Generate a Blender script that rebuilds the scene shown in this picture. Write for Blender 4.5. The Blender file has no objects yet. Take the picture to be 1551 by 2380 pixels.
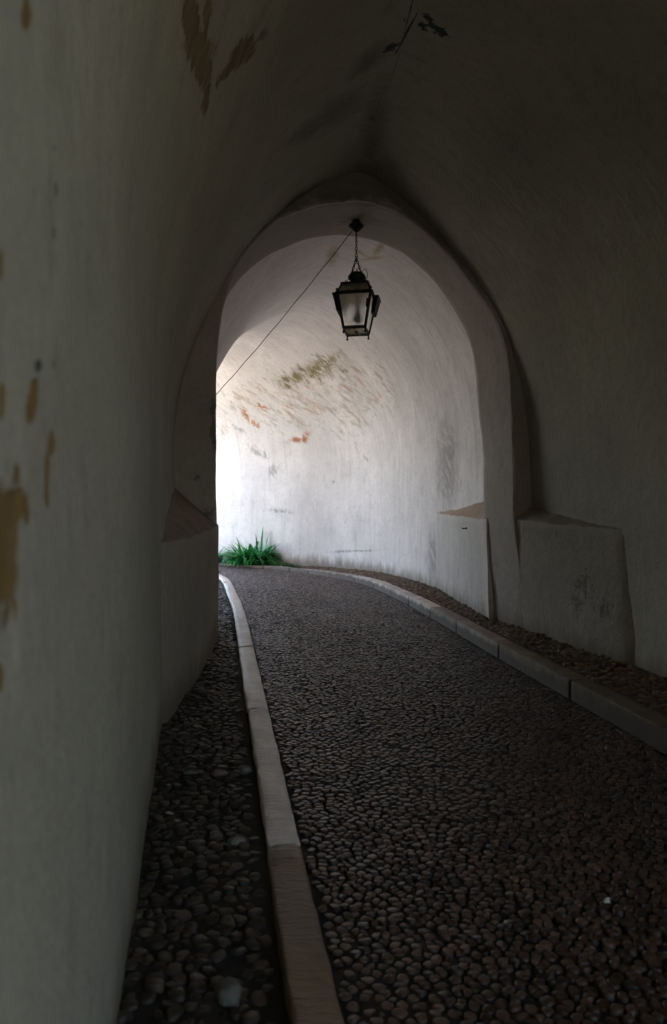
import bpy, math, random
import numpy as np
from mathutils import Vector, noise, Matrix
from mathutils.bvhtree import BVHTree
from mathutils.interpolate import poly_3d_calc

random.seed(7); rng = np.random.default_rng(7)
scene = bpy.context.scene
COL = scene.collection

# ------------------------------------------------------------------ camera
F = 1851.0                      # focal length in pixels of a 1551 x 2380 picture
CX, HY, EYE = 775.5, 1168.0, 1.6
cam_d = bpy.data.cameras.new('camera'); cam = bpy.data.objects.new('camera', cam_d); COL.objects.link(cam)
cam_d.sensor_fit = 'VERTICAL'; cam_d.sensor_height = 36; cam_d.lens = F / 2380 * 36
cam_d.shift_y = -22 / 2380
cam_d.clip_start = 0.05; cam_d.clip_end = 3000
cam.location = (0, 0, EYE); cam.rotation_euler = (math.radians(90), 0, 0)
cam_d.dof.use_dof = True; cam_d.dof.focus_distance = 9.5; cam_d.dof.aperture_fstop = 2.8
scene.camera = cam

# ------------------------------------------------------------------ light
SUN_EL, SUN_AZ = math.radians(50), math.radians(12)      # azimuth: from +Y, clockwise seen from above
world = bpy.data.worlds.new('World'); scene.world = world; world.use_nodes = True
wn = world.node_tree; bg = wn.nodes['Background']
sky = wn.nodes.new('ShaderNodeTexSky'); sky.sky_type = 'NISHITA'; sky.sun_disc = False
sky.sun_elevation = SUN_EL; sky.sun_rotation = SUN_AZ
wn.links.new(sky.outputs[0], bg.inputs[0]); bg.inputs[1].default_value = 0.12
sun_d = bpy.data.lights.new('sun', 'SUN'); sun_d.energy = 3.0; sun_d.angle = math.radians(0.5); sun_d.color = (1, .95, .88)
sun = bpy.data.objects.new('sun', sun_d); COL.objects.link(sun)
sd = Vector((math.sin(SUN_AZ) * math.cos(SUN_EL), math.cos(SUN_AZ) * math.cos(SUN_EL), math.sin(SUN_EL)))
sun.rotation_euler = sd.to_track_quat('Z', 'Y').to_euler(); sun.location = sd * 40

vs = scene.view_settings
vs.view_transform = 'Standard'; vs.look = 'None'; vs.gamma = 1; vs.exposure = 3.38
scene.cycles.use_denoising = True
scene.cycles.max_bounces = 12; scene.cycles.diffuse_bounces = 10; scene.cycles.transmission_bounces = 8
scene.cycles.sample_clamp_indirect = 4

# ------------------------------------------------------------------ helpers
def gpt(px, py, h=0.0):
    z = (EYE - h) * F / (py - HY)
    return ((px - CX) / F * z, z)

def resample(pts, n, smooth=True):
    """Catmull-Rom through pts, then n points evenly spaced by arc length."""
    P = np.array(pts, float)
    if smooth and len(P) > 2:
        Q = np.vstack([2 * P[0] - P[1], P, 2 * P[-1] - P[-2]])
        out = []
        for i in range(1, len(Q) - 2):
            for t in np.linspace(0, 1, 12, endpoint=False):
                a, b, c, d = Q[i - 1], Q[i], Q[i + 1], Q[i + 2]
                out.append(.5 * (2 * b + (c - a) * t + (2 * a - 5 * b + 4 * c - d) * t * t + (3 * b - a - 3 * c + d) * t ** 3))
        out.append(P[-1]); P = np.array(out)
    s = np.r_[0, np.cumsum(np.linalg.norm(np.diff(P, axis=0), axis=1))]
    q = np.linspace(0, s[-1], n)
    return np.stack([np.interp(q, s, P[:, k]) for k in range(P.shape[1])], 1)

def new_mesh(name, verts, faces, mat=None, parent=None, smooth=True, normals=None, uvs=None):
    me = bpy.data.meshes.new(name)
    me.from_pydata([tuple(v) for v in verts], [], [tuple(f) for f in faces])
    me.update()
    if smooth: me.polygons.foreach_set('use_smooth', [True] * len(me.polygons))
    if uvs is not None:
        ul = me.uv_layers.new(name='UVMap')
        li = np.zeros(len(me.loops), int); me.loops.foreach_get('vertex_index', li)
        ul.data.foreach_set('uv', np.asarray(uvs, float)[li].ravel())
    if normals is not None:
        me.normals_split_custom_set_from_vertices([tuple(n) for n in normals])
    if mat: me.materials.append(mat)
    o = bpy.data.objects.new(name, me); COL.objects.link(o)
    if parent: o.parent = parent
    return o

def tag(o, label=None, cat=None, group=None, kind=None):
    if label: o['label'] = label
    if cat: o['category'] = cat
    if group: o['group'] = group
    if kind: o['kind'] = kind
    return o

def empty(name, loc=(0, 0, 0)):
    o = bpy.data.objects.new(name, None); COL.objects.link(o); o.location = loc; o.empty_display_size = .2
    return o

def n3(x, y, z, f): return noise.noise(Vector((x * f, y * f, z * f)))

# ------------------------------------------------------------------ node helpers
class NT:
    def __init__(s, name):
        s.m = bpy.data.materials.new(name); s.m.use_nodes = True; s.t = s.m.node_tree
        s.b = s.t.nodes['Principled BSDF']
    def n(s, typ, **kw):
        o = s.t.nodes.new('ShaderNode' + typ)
        for k, v in kw.items(): setattr(o, k, v)
        return o
    def link(s, a, b): s.t.links.new(a, b)
    def setin(s, node, i, v):
        if isinstance(v, bpy.types.NodeSocket): s.link(v, node.inputs[i])
        else: node.inputs[i].default_value = v
    def math(s, op, a, b=0.0, c=0.0, clamp=False):
        o = s.n('Math', operation=op, use_clamp=clamp); s.setin(o, 0, a); s.setin(o, 1, b)
        if len(o.inputs) > 2: s.setin(o, 2, c)
        return o.outputs[0]
    def noise(s, vec, scale, detail=4, rough=.55, dist=0.0):
        o = s.n('TexNoise'); s.link(vec, o.inputs['Vector']); o.inputs['Scale'].default_value = scale
        o.inputs['Detail'].default_value = detail; o.inputs['Roughness'].default_value = rough; o.inputs['Distortion'].default_value = dist
        return o.outputs[0]
    def mapping(s, vec, scale=(1, 1, 1), loc=(0, 0, 0), rot=(0, 0, 0)):
        o = s.n('Mapping'); s.link(vec, o.inputs[0]); o.inputs['Scale'].default_value = scale
        o.inputs['Location'].default_value = loc; o.inputs['Rotation'].default_value = rot
        return o.outputs[0]
    def step(s, v, lo, hi, a=0.0, b=1.0):
        o = s.n('MapRange', interpolation_type='SMOOTHSTEP'); s.setin(o, 0, v)
        o.inputs[1].default_value = lo; o.inputs[2].default_value = hi; o.inputs[3].default_value = a; o.inputs[4].default_value = b
        return o.outputs[0]
    def mix(s, f, a, b, mode='MIX'):
        o = s.n('Mix', data_type='RGBA', blend_type=mode)
        s.setin(o, 0, f)
        for i, v in ((6, a), (7, b)):
            if isinstance(v, bpy.types.NodeSocket): s.link(v, o.inputs[i])
            else: o.inputs[i].default_value = (*v, 1)
        return o.outputs[2]
    def bump(s, h, strength, dist, normal=None):
        o = s.n('Bump'); s.link(h, o.inputs['Height']); o.inputs['Strength'].default_value = strength; o.inputs['Distance'].default_value = dist
        if normal: s.link(normal, o.inputs['Normal'])
        return o.outputs[0]

def simple(name, col, rough=.6, metal=0.0, var=.25, scale=20):
    k = NT(name); co = k.n('TexCoord').outputs['Object']
    nz = k.noise(co, scale, 5)
    c = k.mix(k.step(nz, .3, .7), tuple(x * (1 - var) for x in col), tuple(min(1, x * (1 + var)) for x in col))
    k.link(c, k.b.inputs['Base Color']); k.b.inputs['Roughness'].default_value = rough; k.b.inputs['Metallic'].default_value = metal
    k.link(k.bump(nz, .3, .004), k.b.inputs['Normal'])
    return k.m

def plaster(name, patches=(), flecks=None, base=(.66, .61, .55), lines=(), stk=1.0, wsc=1.0, edge=False):
    """limewash over render. patches: (u, v, ru, rv, rot, class, amp); class picks the stain colour."""
    k = NT(name)
    uvn = k.n('UVMap').outputs[0]
    P = k.n('NewGeometry').outputs['Position']
    big = k.noise(P, .7, 5, .6)
    mid = k.noise(P, 3.0, 6, .65)
    fine = k.noise(P, 38, 4, .7)
    streak = k.noise(k.mapping(uvn, (9, .55, 1)), 1.0, 5, .65, .15)
    streak2 = k.noise(k.mapping(uvn, (34, 1.6, 1), (3.1, .7, 0)), 1.0, 4, .6)
    c = k.mix(k.step(big, .3, .72), tuple(x * .88 for x in base), tuple(min(1, x * 1.1) for x in base))
    c = k.mix(k.step(streak, .46, .74, 0, .42 * stk), c, (.36, .325, .28))
    c = k.mix(k.step(streak2, .55, .8, 0, .38 * stk), c, (.33, .30, .27))
    c = k.mix(k.step(mid, .52, .72, 0, .4), c, tuple(x * .72 for x in base))
    mot = k.noise(k.mapping(uvn, (6, 3.2, 1), (1, 4, 0)), 1.0, 8, .72)
    c = k.mix(k.step(mot, .5, .72, 0, .42), c, (base[0] * .55, base[1] * .55, base[2] * .56))
    grain = k.noise(P, 62, 3, .75); gr2 = k.noise(P, 17, 5, .7)
    c = k.mix(k.step(grain, .35, .7, 0, .34), c, tuple(x * .55 for x in base))
    c = k.mix(k.step(gr2, .48, .68, 0, .30), c, tuple(x * .6 for x in base))
    # small dark specks
    vo = k.n('TexVoronoi', feature='F1'); k.link(k.mapping(uvn, (7, 3.2, 1)), vo.inputs['Vector']); vo.inputs['Scale'].default_value = 1.6
    spk = k.math('MULTIPLY', k.step(k.math('ADD', vo.outputs[0], k.math('MULTIPLY', mid, .25)), .16, .2, 1, 0), k.step(k.noise(P, 1.3, 2), .5, .6))
    c = k.mix(k.math('MULTIPLY', spk, .55), c, (.16, .145, .11))
    # damp dirt rising from the paving
    z = k.n('SeparateXYZ'); k.link(P, z.inputs[0])
    dz = k.math('ADD', z.outputs[2], k.math('MULTIPLY', k.noise(k.mapping(P, (3, 3, 1)), 1.6, 6, .65), .5))
    c = k.mix(k.step(dz, .33, .62, .75, 0), c, (.17, .13, .085))
    # warp for ragged stain edges: streaky downwards
    w1 = k.noise(k.mapping(uvn, (22 * wsc, 8.0 * wsc, 1)), 1.0, 7, .68)
    w2 = k.noise(k.mapping(uvn, (7 * wsc, 3.0 * wsc, 1), (7, 7, 0)), 1.0, 4, .55)
    warp = k.math('ADD', k.math('MULTIPLY', k.math('SUBTRACT', w1, .5), 3.6), k.math('MULTIPLY', k.math('SUBTRACT', w2, .5), 3.2))
    w3 = k.noise(uvn, 26, 6, .66); w4 = k.noise(k.mapping(uvn, (14, 7, 1)), 1.0, 3, .5)
    warpf = k.math('ADD', k.math('MULTIPLY', k.math('SUBTRACT', w3, .5), 3.6), k.math('MULTIPLY', k.math('SUBTRACT', w4, .5), 3.2))
    sep = k.n('SeparateXYZ'); k.link(uvn, sep.inputs[0])
    CL = {'ochre': (.20, .118, .032), 'dark': (.10, .095, .08), 'moss': (.23, .18, .045), 'orange': (.50, .20, .07), 'teal': (.028, .045, .035), 'soot': (.06, .055, .045), 'mould_shade': (.115, .10, .075), 'tan': (.20, .145, .075)}
    if flecks: CL['ochre'] = (.44, .28, .11)
    hgt = None
    for cl in CL:
        m = None
        for pt in patches:
            if pt[-2] != cl: continue
            if len(pt) == 7:
                u, v, ru, rv, rot, c_, amp = pt; ca, sa = math.cos(rot), math.sin(rot)
                m00, m01, m10, m11 = ca / ru, sa / ru, -sa / rv, ca / rv
            else: u, v, m00, m01, m10, m11, c_, amp = pt
            du, dv = k.math('SUBTRACT', sep.outputs[0], u), k.math('SUBTRACT', sep.outputs[1], v)
            a = k.math('MULTIPLY_ADD', du, m00, k.math('MULTIPLY', dv, m01))
            b = k.math('MULTIPLY_ADD', du, m10, k.math('MULTIPLY', dv, m11))
            d = k.math('SQRT', k.math('ADD', k.math('MULTIPLY', a, a), k.math('MULTIPLY', b, b)))
            small = abs(m00 * m11 - m01 * m10) > 1 / .12 ** 2
            d = k.math('MULTIPLY_ADD', warpf if small else warp, amp * 1.7 if small else amp, d)
            m = d if m is None else k.math('MINIMUM', m, d)
        if m is None: continue
        soft = {'mould_shade': (.55, 1.25), 'soot': (.2, 1.5), 'dark': (.5, 1.15)}.get(cl, (.84, 1.02)) if not (flecks and cl in ('moss', 'orange', 'ochre')) else (.1, 1.5)
        f = k.step(m, soft[0], soft[1], ({'soot': .45, 'dark': .6, 'moss': .9, 'mould_shade': .74}.get(cl, .95) if not (flecks and cl == 'ochre') else .6), 0)
        if flecks and cl in ('moss', 'orange', 'dark', 'soot'):      # broken up into strokes that follow the vault
            rq = k.mapping(uvn, (1, 1, 1), (3, 1, 0), (0, 0, .75)); g_ = k.noise(k.mapping(rq, (11, 3.4, 1)), 1.0, 6, .7)
            f = k.math('MULTIPLY', f, k.step(g_, .36, .52, .0 if cl in ('moss', 'orange') else .15, 1))
        tone = k.mix(k.step(w2, .35, .65), tuple(x * .75 for x in CL[cl]), tuple(x * 1.15 for x in CL[cl]))
        c = k.mix(f, c, tone)
        if cl in ('ochre', 'tan', 'orange'): hgt = f if hgt is None else k.math('MAXIMUM', hgt, f)
    if flecks:                                   # (u0, u1, v0, v1)  weathered flecks following the curve of the vault
        u0, u1, v0, v1 = flecks
        vw = k.math('ADD', sep.outputs[1], k.math('ADD', k.math('MULTIPLY', k.math('SUBTRACT', big, .5), 3.0), k.math('MULTIPLY', k.math('SUBTRACT', mid, .5), 1.6)))
        reg = k.math('MULTIPLY', k.math('MULTIPLY', k.step(sep.outputs[0], u0, u0 + 1.2), k.step(sep.outputs[0], u1 - .8, u1, 1, 0)),
                     k.math('MULTIPLY', k.step(vw, v0, v0 + 1.5), k.step(vw, v1 - .9, v1, 1, 0)))
        rt = k.mapping(uvn, (1, 1, 1), (0, 0, 0), (0, 0, .75))
        f1 = k.noise(k.mapping(rt, (7, 2.2, 1)), 1.0, 6, .68, .3)
        f2 = k.noise(k.mapping(rt, (5.5, 2.0, 1), (9, 2, 0)), 1.0, 6, .68, .3)
        th = k.math('MULTIPLY', k.math('SUBTRACT', 1.0, reg), .35)
        c = k.mix(k.math('MULTIPLY', k.step(k.math('SUBTRACT', f1, th), .47, .68), .66), c, (.36, .30, .22))
        c = k.mix(k.math('MULTIPLY', k.step(k.math('SUBTRACT', f2, th), .51, .70), .68), c, (.50, .28, .16))
        f3 = k.noise(k.mapping(rt, (13, 5, 1), (2, 5, 0)), 1.0, 5, .7)
        c = k.mix(k.math('MULTIPLY', k.step(k.math('SUBTRACT', f3, k.math('MULTIPLY', th, .35)), .56, .66), .5), c, (.40, .36, .30))
    for (u, v0, v1, w, br) in lines:             # thin pale drips of limewash
        d = k.math('ABSOLUTE', k.math('SUBTRACT', k.math('MULTIPLY_ADD', w2, .05, sep.outputs[0]), u + .025))
        f = k.math('MULTIPLY', k.step(d, w * .5, w, br, 0), k.math('MULTIPLY', k.step(sep.outputs[1], v0, v0 + .1), k.step(sep.outputs[1], v1 - .6, v1, 1, 0)))
        f = k.math('MULTIPLY', f, k.step(streak2, .3, .5, .25, 1))
        c = k.mix(f, c, (.85, .84, .82))
    if edge:                                     # worn limewash plus a painted edge glow, one pale broken line on the arris
        e_ = k.math('ABSOLUTE', k.math('MULTIPLY_ADD', k.math('SUBTRACT', mid, .5), .12, k.math('SUBTRACT', sep.outputs[0], .012)))
        c = k.mix(k.math('MULTIPLY', k.step(e_, .004, .018, 1, 0), k.step(big, .40, .6, 0, .7)), c, (.80, .74, .64))
    k.link(c, k.b.inputs['Base Color'])
    k.b.inputs['Roughness'].default_value = .86; k.b.inputs['Specular IOR Level'].default_value = .22
    h = k.math('MULTIPLY_ADD', fine, .12, k.math('MULTIPLY_ADD', streak, .35, mid))
    if hgt is not None: h = k.math('MULTIPLY_ADD', hgt, -.35, h)
    k.link(k.bump(k.math('MULTIPLY_ADD', gr2, .3, k.math('MULTIPLY_ADD', mot, .5, h)), .85, .022), k.b.inputs['Normal'])
    return k.m

# ------------------------------------------------------------------ plan lines
# arch: front face plane and back face plane (depth = Z0 + S * X)
FZ, BZ, SK = 9.06, 10.1, .03
def on_plane(px, py, z0):
    kx = (px - CX) / F
    z = z0 / (1 - SK * kx)
    return (kx * z, z, EYE - (py - HY) / F * z)

front_px = [(506, 1520), (504, 1400), (503, 1220), (502, 1050), (502, 930), (506, 830), (516, 730), (532, 665), (556, 612), (592, 562), (641, 517), (690, 492), (740, 478),
            (790, 470), (835, 469), (885, 478), (941, 503), (1001, 547), (1061, 610), (1110, 675), (1150, 735), (1172, 795), (1184, 870), (1189, 950), (1193, 1063), (1197, 1205), (1212, 1340), (1232, 1500)]
back_px = [(498, 1520), (497, 1400), (496, 1220), (496, 1050), (498, 930), (501, 850), (508, 770), (520, 712), (542, 668), (575, 630), (620, 594), (677, 570), (720, 556),
           (760, 550), (805, 549), (855, 555), (900, 572), (943, 597), (985, 633), (1022, 672), (1067, 739), (1092, 800), (1104, 860), (1110, 920), (1117, 1000), (1122, 1070), (1127, 1213), (1132, 1330), (1138, 1480)]
junc_l = [(405, 1560), (405, 1400), (405, 1250), (405, 1110), (407, 1000), (416, 930), (430, 870), (448, 812), (472, 755), (510, 680), (550, 608), (595, 548), (640, 504), (690, 466), (740, 434), (785, 411), (835, 395)]
junc_r = [(835, 395), (872, 413), (915, 444), (960, 482), (1005, 526), (1060, 590), (1105, 648), (1145, 708), (1175, 765), (1197, 835), (1213, 900), (1226, 980), (1232, 1050), (1236, 1120), (1238, 1180), (1246, 1320), (1254, 1500)]

tunnel = empty('tunnel', (0, 0, 0))
tag(tunnel, 'whitewashed vaulted stone tunnel curving left towards daylight over a cobbled lane', 'tunnel')

def wobble(p, a=.012, f=1.1):
    x, y, z = p
    return Vector((x + a * n3(x, y, z, f) + a * .35 * n3(x + 9, y, z, f * 4), y + a * n3(x + 31, y, z, f), z + a * n3(x, y + 17, z, f) + a * .35 * n3(x, y + 5, z, f * 4)))

def loft(S, U, V, mats, names, cuts, thick=.5, wob=.014, labels=None, flip=False):
    """S: stations x columns x 3 inner surface. Splits into parts by column; gives each a back face so it has thickness."""
    ns, nc = S.shape[:2]
    W = np.array([[wobble(S[i, j], wob) for j in range(nc)] for i in range(ns)])
    du = np.gradient(W, axis=0); dv = np.gradient(W, axis=1)
    # keep the crease at the ridge soft but present
    nrm = np.cross(du, dv); nrm /= np.linalg.norm(nrm, axis=2, keepdims=True) + 1e-9
    cen = W.mean(axis=1, keepdims=True)
    if ((cen - W) * nrm).sum() < 0: nrm = -nrm
    objs = []
    tri_v = W.reshape(-1, 3)
    for pi, (a, b) in enumerate(cuts):
        m = b - a
        A = W[:, a:b]; N = nrm[:, a:b]; O = A - N * thick
        verts = np.concatenate([A.reshape(-1, 3), O.reshape(-1, 3)]); off = ns * m
        norms = np.concatenate([N.reshape(-1, 3), -N.reshape(-1, 3)])
        uv = np.concatenate([np.stack([U[:, a:b], V[:, a:b]], 2).reshape(-1, 2)] * 2)
        faces = []
        g_ = np.cross(A[ns // 2 + 1, m // 2] - A[ns // 2, m // 2], A[ns // 2, m // 2 + (1 if m // 2 + 1 < m else -1)] - A[ns // 2, m // 2])
        flip = (g_ * N[ns // 2, m // 2]).sum() < 0
        for i in range(ns - 1):
            for j in range(m - 1):
                q = (i * m + j, (i + 1) * m + j, (i + 1) * m + j + 1, i * m + j + 1)
                faces.append(q if not flip else q[::-1]); faces.append(tuple(off + x for x in (q[::-1] if not flip else q)))
        # rims as separate vertices (flat)
        def rim(ids):
            nonlocal verts, norms, uv
            base = len(verts)
            pin = verts[ids]; pout = verts[[off + x for x in ids]]
            verts = np.concatenate([verts, pin, pout]); uv = np.concatenate([uv, uv[ids], uv[ids]])
            L = len(ids); nn = np.zeros((2 * L, 3))
            for t in range(L - 1):
                f = (base + t, base + t + 1, base + L + t + 1, base + L + t); faces.append(f)
                n_ = np.cross(verts[f[1]] - verts[f[0]], verts[f[2]] - verts[f[0]]); n_ /= np.linalg.norm(n_) + 1e-9
                for q_ in (t, t + 1, L + t, L + t + 1): nn[q_] = n_
            norms = np.concatenate([norms, nn])
        rim([0 * m + j for j in range(m)]); rim([(ns - 1) * m + j for j in range(m)])
        o = new_mesh(names[pi], verts, faces, mats[pi], tunnel, True, norms, uv)
        if labels and labels[pi]: o['label'] = labels[pi]
        objs.append(o)
    # ray lookup for stain placement
    faces = []
    for i in range(ns - 1):
        for j in range(nc - 1):
            faces.append((i * nc + j, (i + 1) * nc + j, (i + 1) * nc + j + 1, i * nc + j + 1))
    bvh = BVHTree.FromPolygons([Vector(v) for v in tri_v], faces)
    def uv_at(px, py):
        d = Vector(((px - CX) / F, 1, -(py - HY) / F)).normalized()
        loc, n_, idx, dist = bvh.ray_cast(Vector((0, 0, EYE)), d)
        if loc is None: return None
        q = faces[idx]; P4 = [tri_v[x] for x in q]
        ws = np.array(poly_3d_calc([Vector(p) for p in P4], loc))
        uu = U.reshape(-1)[list(q)]; vv = V.reshape(-1)[list(q)]
        return float((uu * ws).sum()), float((vv * ws).sum()), tuple(loc)
    return objs, uv_at

# ---- near vault -------------------------------------------------------------
JL = resample([on_plane(*p, FZ) for p in junc_l], 84); JR = resample([on_plane(*p, FZ) for p in junc_r], 84)
# round the ridge a little
J = np.vstack([JL, JR[1:]])
Js = J.copy()
for _ in range(6):
    Js[1:-1] = .5 * Js[1:-1] + .25 * (Js[:-2] + Js[2:])
wgt = np.exp(-((np.arange(len(J)) - 83) / 5.0) ** 2)[:, None] * .45
J = J * (1 - wgt) + Js * wgt
nc = len(J)
ts = np.r_[-.3, 0, np.linspace(.15, 9, 70), np.linspace(9.3, 14.9, 26)]
def near_x(Xi, hi, t):
    wl = min(1, max(0, (Xi + 1.85) / (2.26 + 1.85)))
    left = .177 * min(t, 8.2) + .10 * max(0, t - 8.2)
    mid = .108 * t
    right = .186 * min(t, 1.85) + .105 * max(0, t - 1.85)
    if wl < .5: s = left + (mid - left) * (wl / .5) ** 1.0
    else: s = mid + (right - mid) * ((wl - .5) / .5)
    return Xi + s
S = np.zeros((len(ts), nc, 3)); U = np.zeros((len(ts), nc)); V = np.zeros((len(ts), nc))
vl = np.r_[0, np.cumsum(np.linalg.norm(np.diff(J[:, [0, 2]], axis=0), axis=1))]
for i, t in enumerate(ts):
    for j in range(nc):
        x, y, h = J[j]
        tb = min(t, 10.0); q = [near_x(x, h, tb), y - tb, h]
        if t > 10.0:                                # unseen bend behind the camera, shaped so its mouth lights the left wall
            ph = (t - 10.0) / 3.6; dx, dy = q[0] - 4.9, q[1] + .94
            q = [4.9 + dx * math.cos(ph) - dy * math.sin(ph), -.94 + dx * math.sin(ph) + dy * math.cos(ph), h]
        S[i, j] = q; U[i, j] = t; V[i, j] = vl[j]
cl = int(np.argmax(J[:, 2] > 3.0)); cr = nc - int(np.argmax(J[::-1, 2] > 3.0)) - 1
near_cuts = [(0, cl + 1), (cl, cr + 1), (cr, nc)]
near_objs, uv_near = loft(S, U, V, [None] * 3, ['wall', 'vault', 'wall'], near_cuts,
    labels=['grey left wall nearest the camera with ochre patches of lost plaster', 'dark near stretch of vault with a crack along its ridge', 'dark brown right wall of the near stretch'])
def sp(fn, px, py, rx, ry, rot, cl_, amp=.45):
    """a stain whose extent on the surface is found from its size in the photograph"""
    c0_ = fn(px, py)
    if c0_ is None: return None
    h = 8
    J_ = np.zeros((2, 2))
    for i_, (ax_, ay_) in enumerate(((h, 0), (0, h))):
        p_ = fn(px + ax_, py + ay_); q_ = fn(px - ax_, py - ay_)
        if p_ is None and q_ is None: return None
        if p_ is None: p_, dd = c0_, h
        else: dd = 2 * h
        if q_ is None: q_, dd = c0_, h
        J_[:, i_] = (np.array(p_[:2]) - np.array(q_[:2])) / dd
    M_ = np.linalg.inv(J_)
    ca, sa = math.cos(rot), math.sin(rot)
    E_ = np.array([[ca / rx, sa / rx], [-sa / ry, ca / ry]]) @ M_
    return (c0_[0], c0_[1], *E_.ravel(), cl_, amp)
def st(fn, px, py, ru, rv, rot, cl_, amp=.5):
    r = fn(px, py)
    return (r[0], r[1], ru, rv, rot, cl_, amp) if r else None
near_p = [sp(uv_near, *q) for q in (
    (8, 1340, 36, 110, 0, 'ochre', .35), (42, 1180, 26, 60, .15, 'ochre', .4), (15, 1220, 40, 80, 0, 'ochre', .35), (60, 1185, 10, 45, 0, 'ochre', .25), (40, 1100, 12, 36, .2, 'ochre', .35),
    (109, 1110, 7, 85, 0, 'ochre', .25), (121, 1035, 8, 30, 0, 'ochre', .25), (78, 930, 12, 50, .1, 'ochre', .3), (70, 960, 8, 26, 0, 'ochre', .3),
    (6, 930, 8, 40, 0, 'ochre', .3), (89, 851, 7, 14, 0, 'teal', .3), (126, 850, 4, 12, 0, 'dark', .3), (131, 442, 5, 22, 0, 'dark', .4), (127, 345, 4, 9, 0, 'dark', .4), (127, 540, 4, 18, 0, 'dark', .4),
    (0, 615, 8, 36, 0, 'ochre', .3), (0, 1572, 9, 34, 0, 'ochre', .3), (62, 30, 11, 42, 0, 'ochre', .3),
    (445, 60, 20, 90, -.05, 'tan', .35), (470, 150, 26, 60, -.2, 'tan', .4), (482, 30, 8, 50, .1, 'tan', .4), (479, 225, 9, 50, .1, 'tan', .35), (462, 110, 34, 40, 0, 'tan', .45),
    (560, 128, 20, 50, .55, 'tan', .5), (530, 165, 9, 44, .75, 'tan', .45), (575, 105, 14, 24, .5, 'tan', .5), (612, 80, 8, 20, .5, 'dark', .4),
    (910, 110, 22, 7, -.5, 'teal', .5), (985, 62, 16, 9, .3, 'teal', .6), (1022, 70, 22, 9, .5, 'teal', .6), (1000, 50, 20, 6, 1.0, 'teal', .6), (940, 45, 6, 8, 0, 'dark', .4),
    (943, 80, 2.6, 60, .45, 'teal', .25), (955, 20, 1.6, 60, .25, 'teal', .2), (918, 160, 1.3, 70, .3, 'dark', .2), (885, 230, 1.0, 60, .35, 'dark', .2),
    (835, 408, 16, 6, .3, 'teal', .6), (868, 275, 8, 9, 0, 'dark', .5),
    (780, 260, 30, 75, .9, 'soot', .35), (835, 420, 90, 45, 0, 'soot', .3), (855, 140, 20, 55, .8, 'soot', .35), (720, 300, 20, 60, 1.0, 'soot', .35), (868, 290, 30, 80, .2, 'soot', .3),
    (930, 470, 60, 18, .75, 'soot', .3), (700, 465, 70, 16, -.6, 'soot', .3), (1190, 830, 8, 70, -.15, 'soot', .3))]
near_p = [p for p in near_p if p]
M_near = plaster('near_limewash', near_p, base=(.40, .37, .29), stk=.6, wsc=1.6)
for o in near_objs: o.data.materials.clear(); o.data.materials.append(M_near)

# ---- far vault --------------------------------------------------------------
Rw = [(2.24, 9.8), (2.02, 11.9), (1.79, 13.6), (1.41, 15.7), (.95, 17.4), (.1, 18.8), (-.95, 19.65), (-2.0, 20.35), (-2.9, 20.9), (-3.7, 21.35)]
Lw = [(-1.97, 9.8), (-1.93, 11.2), (-2.05, 12.3), (-2.35, 13.3), (-2.75, 14.2), (-3.2, 15.0), (-3.8, 15.8), (-4.45, 16.4), (-5.1, 16.9), (-5.8, 17.35)]
def catm(pts, m):
    P = np.array(pts, float); Q = np.vstack([2 * P[0] - P[1], P, 2 * P[-1] - P[-2]]); out = []
    for i in range(1, len(Q) - 2):
        for t in np.linspace(0, 1, m, endpoint=False):
            a, b, c, d = Q[i - 1:i + 3]
            out.append(.5 * (2 * b + (c - a) * t + (2 * a - 5 * b + 4 * c - d) * t * t + (3 * b - a - 3 * c + d) * t ** 3))
    out.append(P[-1]); return np.array(out)
RR, LL = catm(Rw, 8), catm(Lw, 8)
SPR, RISE = 2.42, 2.88
prof = [(0, -.15), (0, .6), (0, 1.4), (0, 2.0), (0, SPR)]
HW = 2.05; cc = (RISE ** 2 - HW ** 2) / (2 * HW); RAD = HW + cc        # two arcs meeting in a soft ridge
for a in np.linspace(0, math.acos(cc / RAD), 22)[1:]:
    prof.append((.5 * (RAD - RAD * math.cos(a)) / HW, SPR + RAD * math.sin(a) - .06 * max(0, 1 - abs(HW - (RAD - RAD * math.cos(a))) / .35) ** 2))
prof = resample(prof, 62, False)
pf = np.vstack([prof, np.stack([1 - prof[::-1, 0], prof[::-1, 1]], 1)[1:]])
nf = len(pf); nsf = len(RR)
S = np.zeros((nsf, nf, 3)); U = np.zeros((nsf, nf)); V = np.zeros((nsf, nf))
arc = np.r_[0, np.cumsum(np.linalg.norm(np.diff((RR + LL) / 2, axis=0), axis=1))]
for i in range(nsf):
    w = np.linalg.norm(RR[i] - LL[i]); vv = np.r_[0, np.cumsum(np.hypot(np.diff(pf[:, 0]) * w, np.diff(pf[:, 1])))]
    for j in range(nf):
        p = LL[i] + (RR[i] - LL[i]) * pf[j, 0]
        S[i, j] = (p[0], p[1], pf[j, 1]); U[i, j] = arc[i]; V[i, j] = vv[-1] - vv[j]     # v measured up the outer wall
jl = int(np.argmax(pf[:, 1] > 2.8)); jr = nf - int(np.argmax(pf[::-1, 1] > 2.8)) - 1
far_objs, uv_far = loft(S, U, V, [None] * 3, ['wall', 'vault', 'wall'], [(0, jl + 1), (jl, jr + 1), (jr, nf)], wob=.02,
    labels=['inner wall of the bend hidden behind the left pier', 'pinkish curved vault beyond the arch with moss and orange flecks', 'bright white curved wall beyond the arch'])
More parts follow.
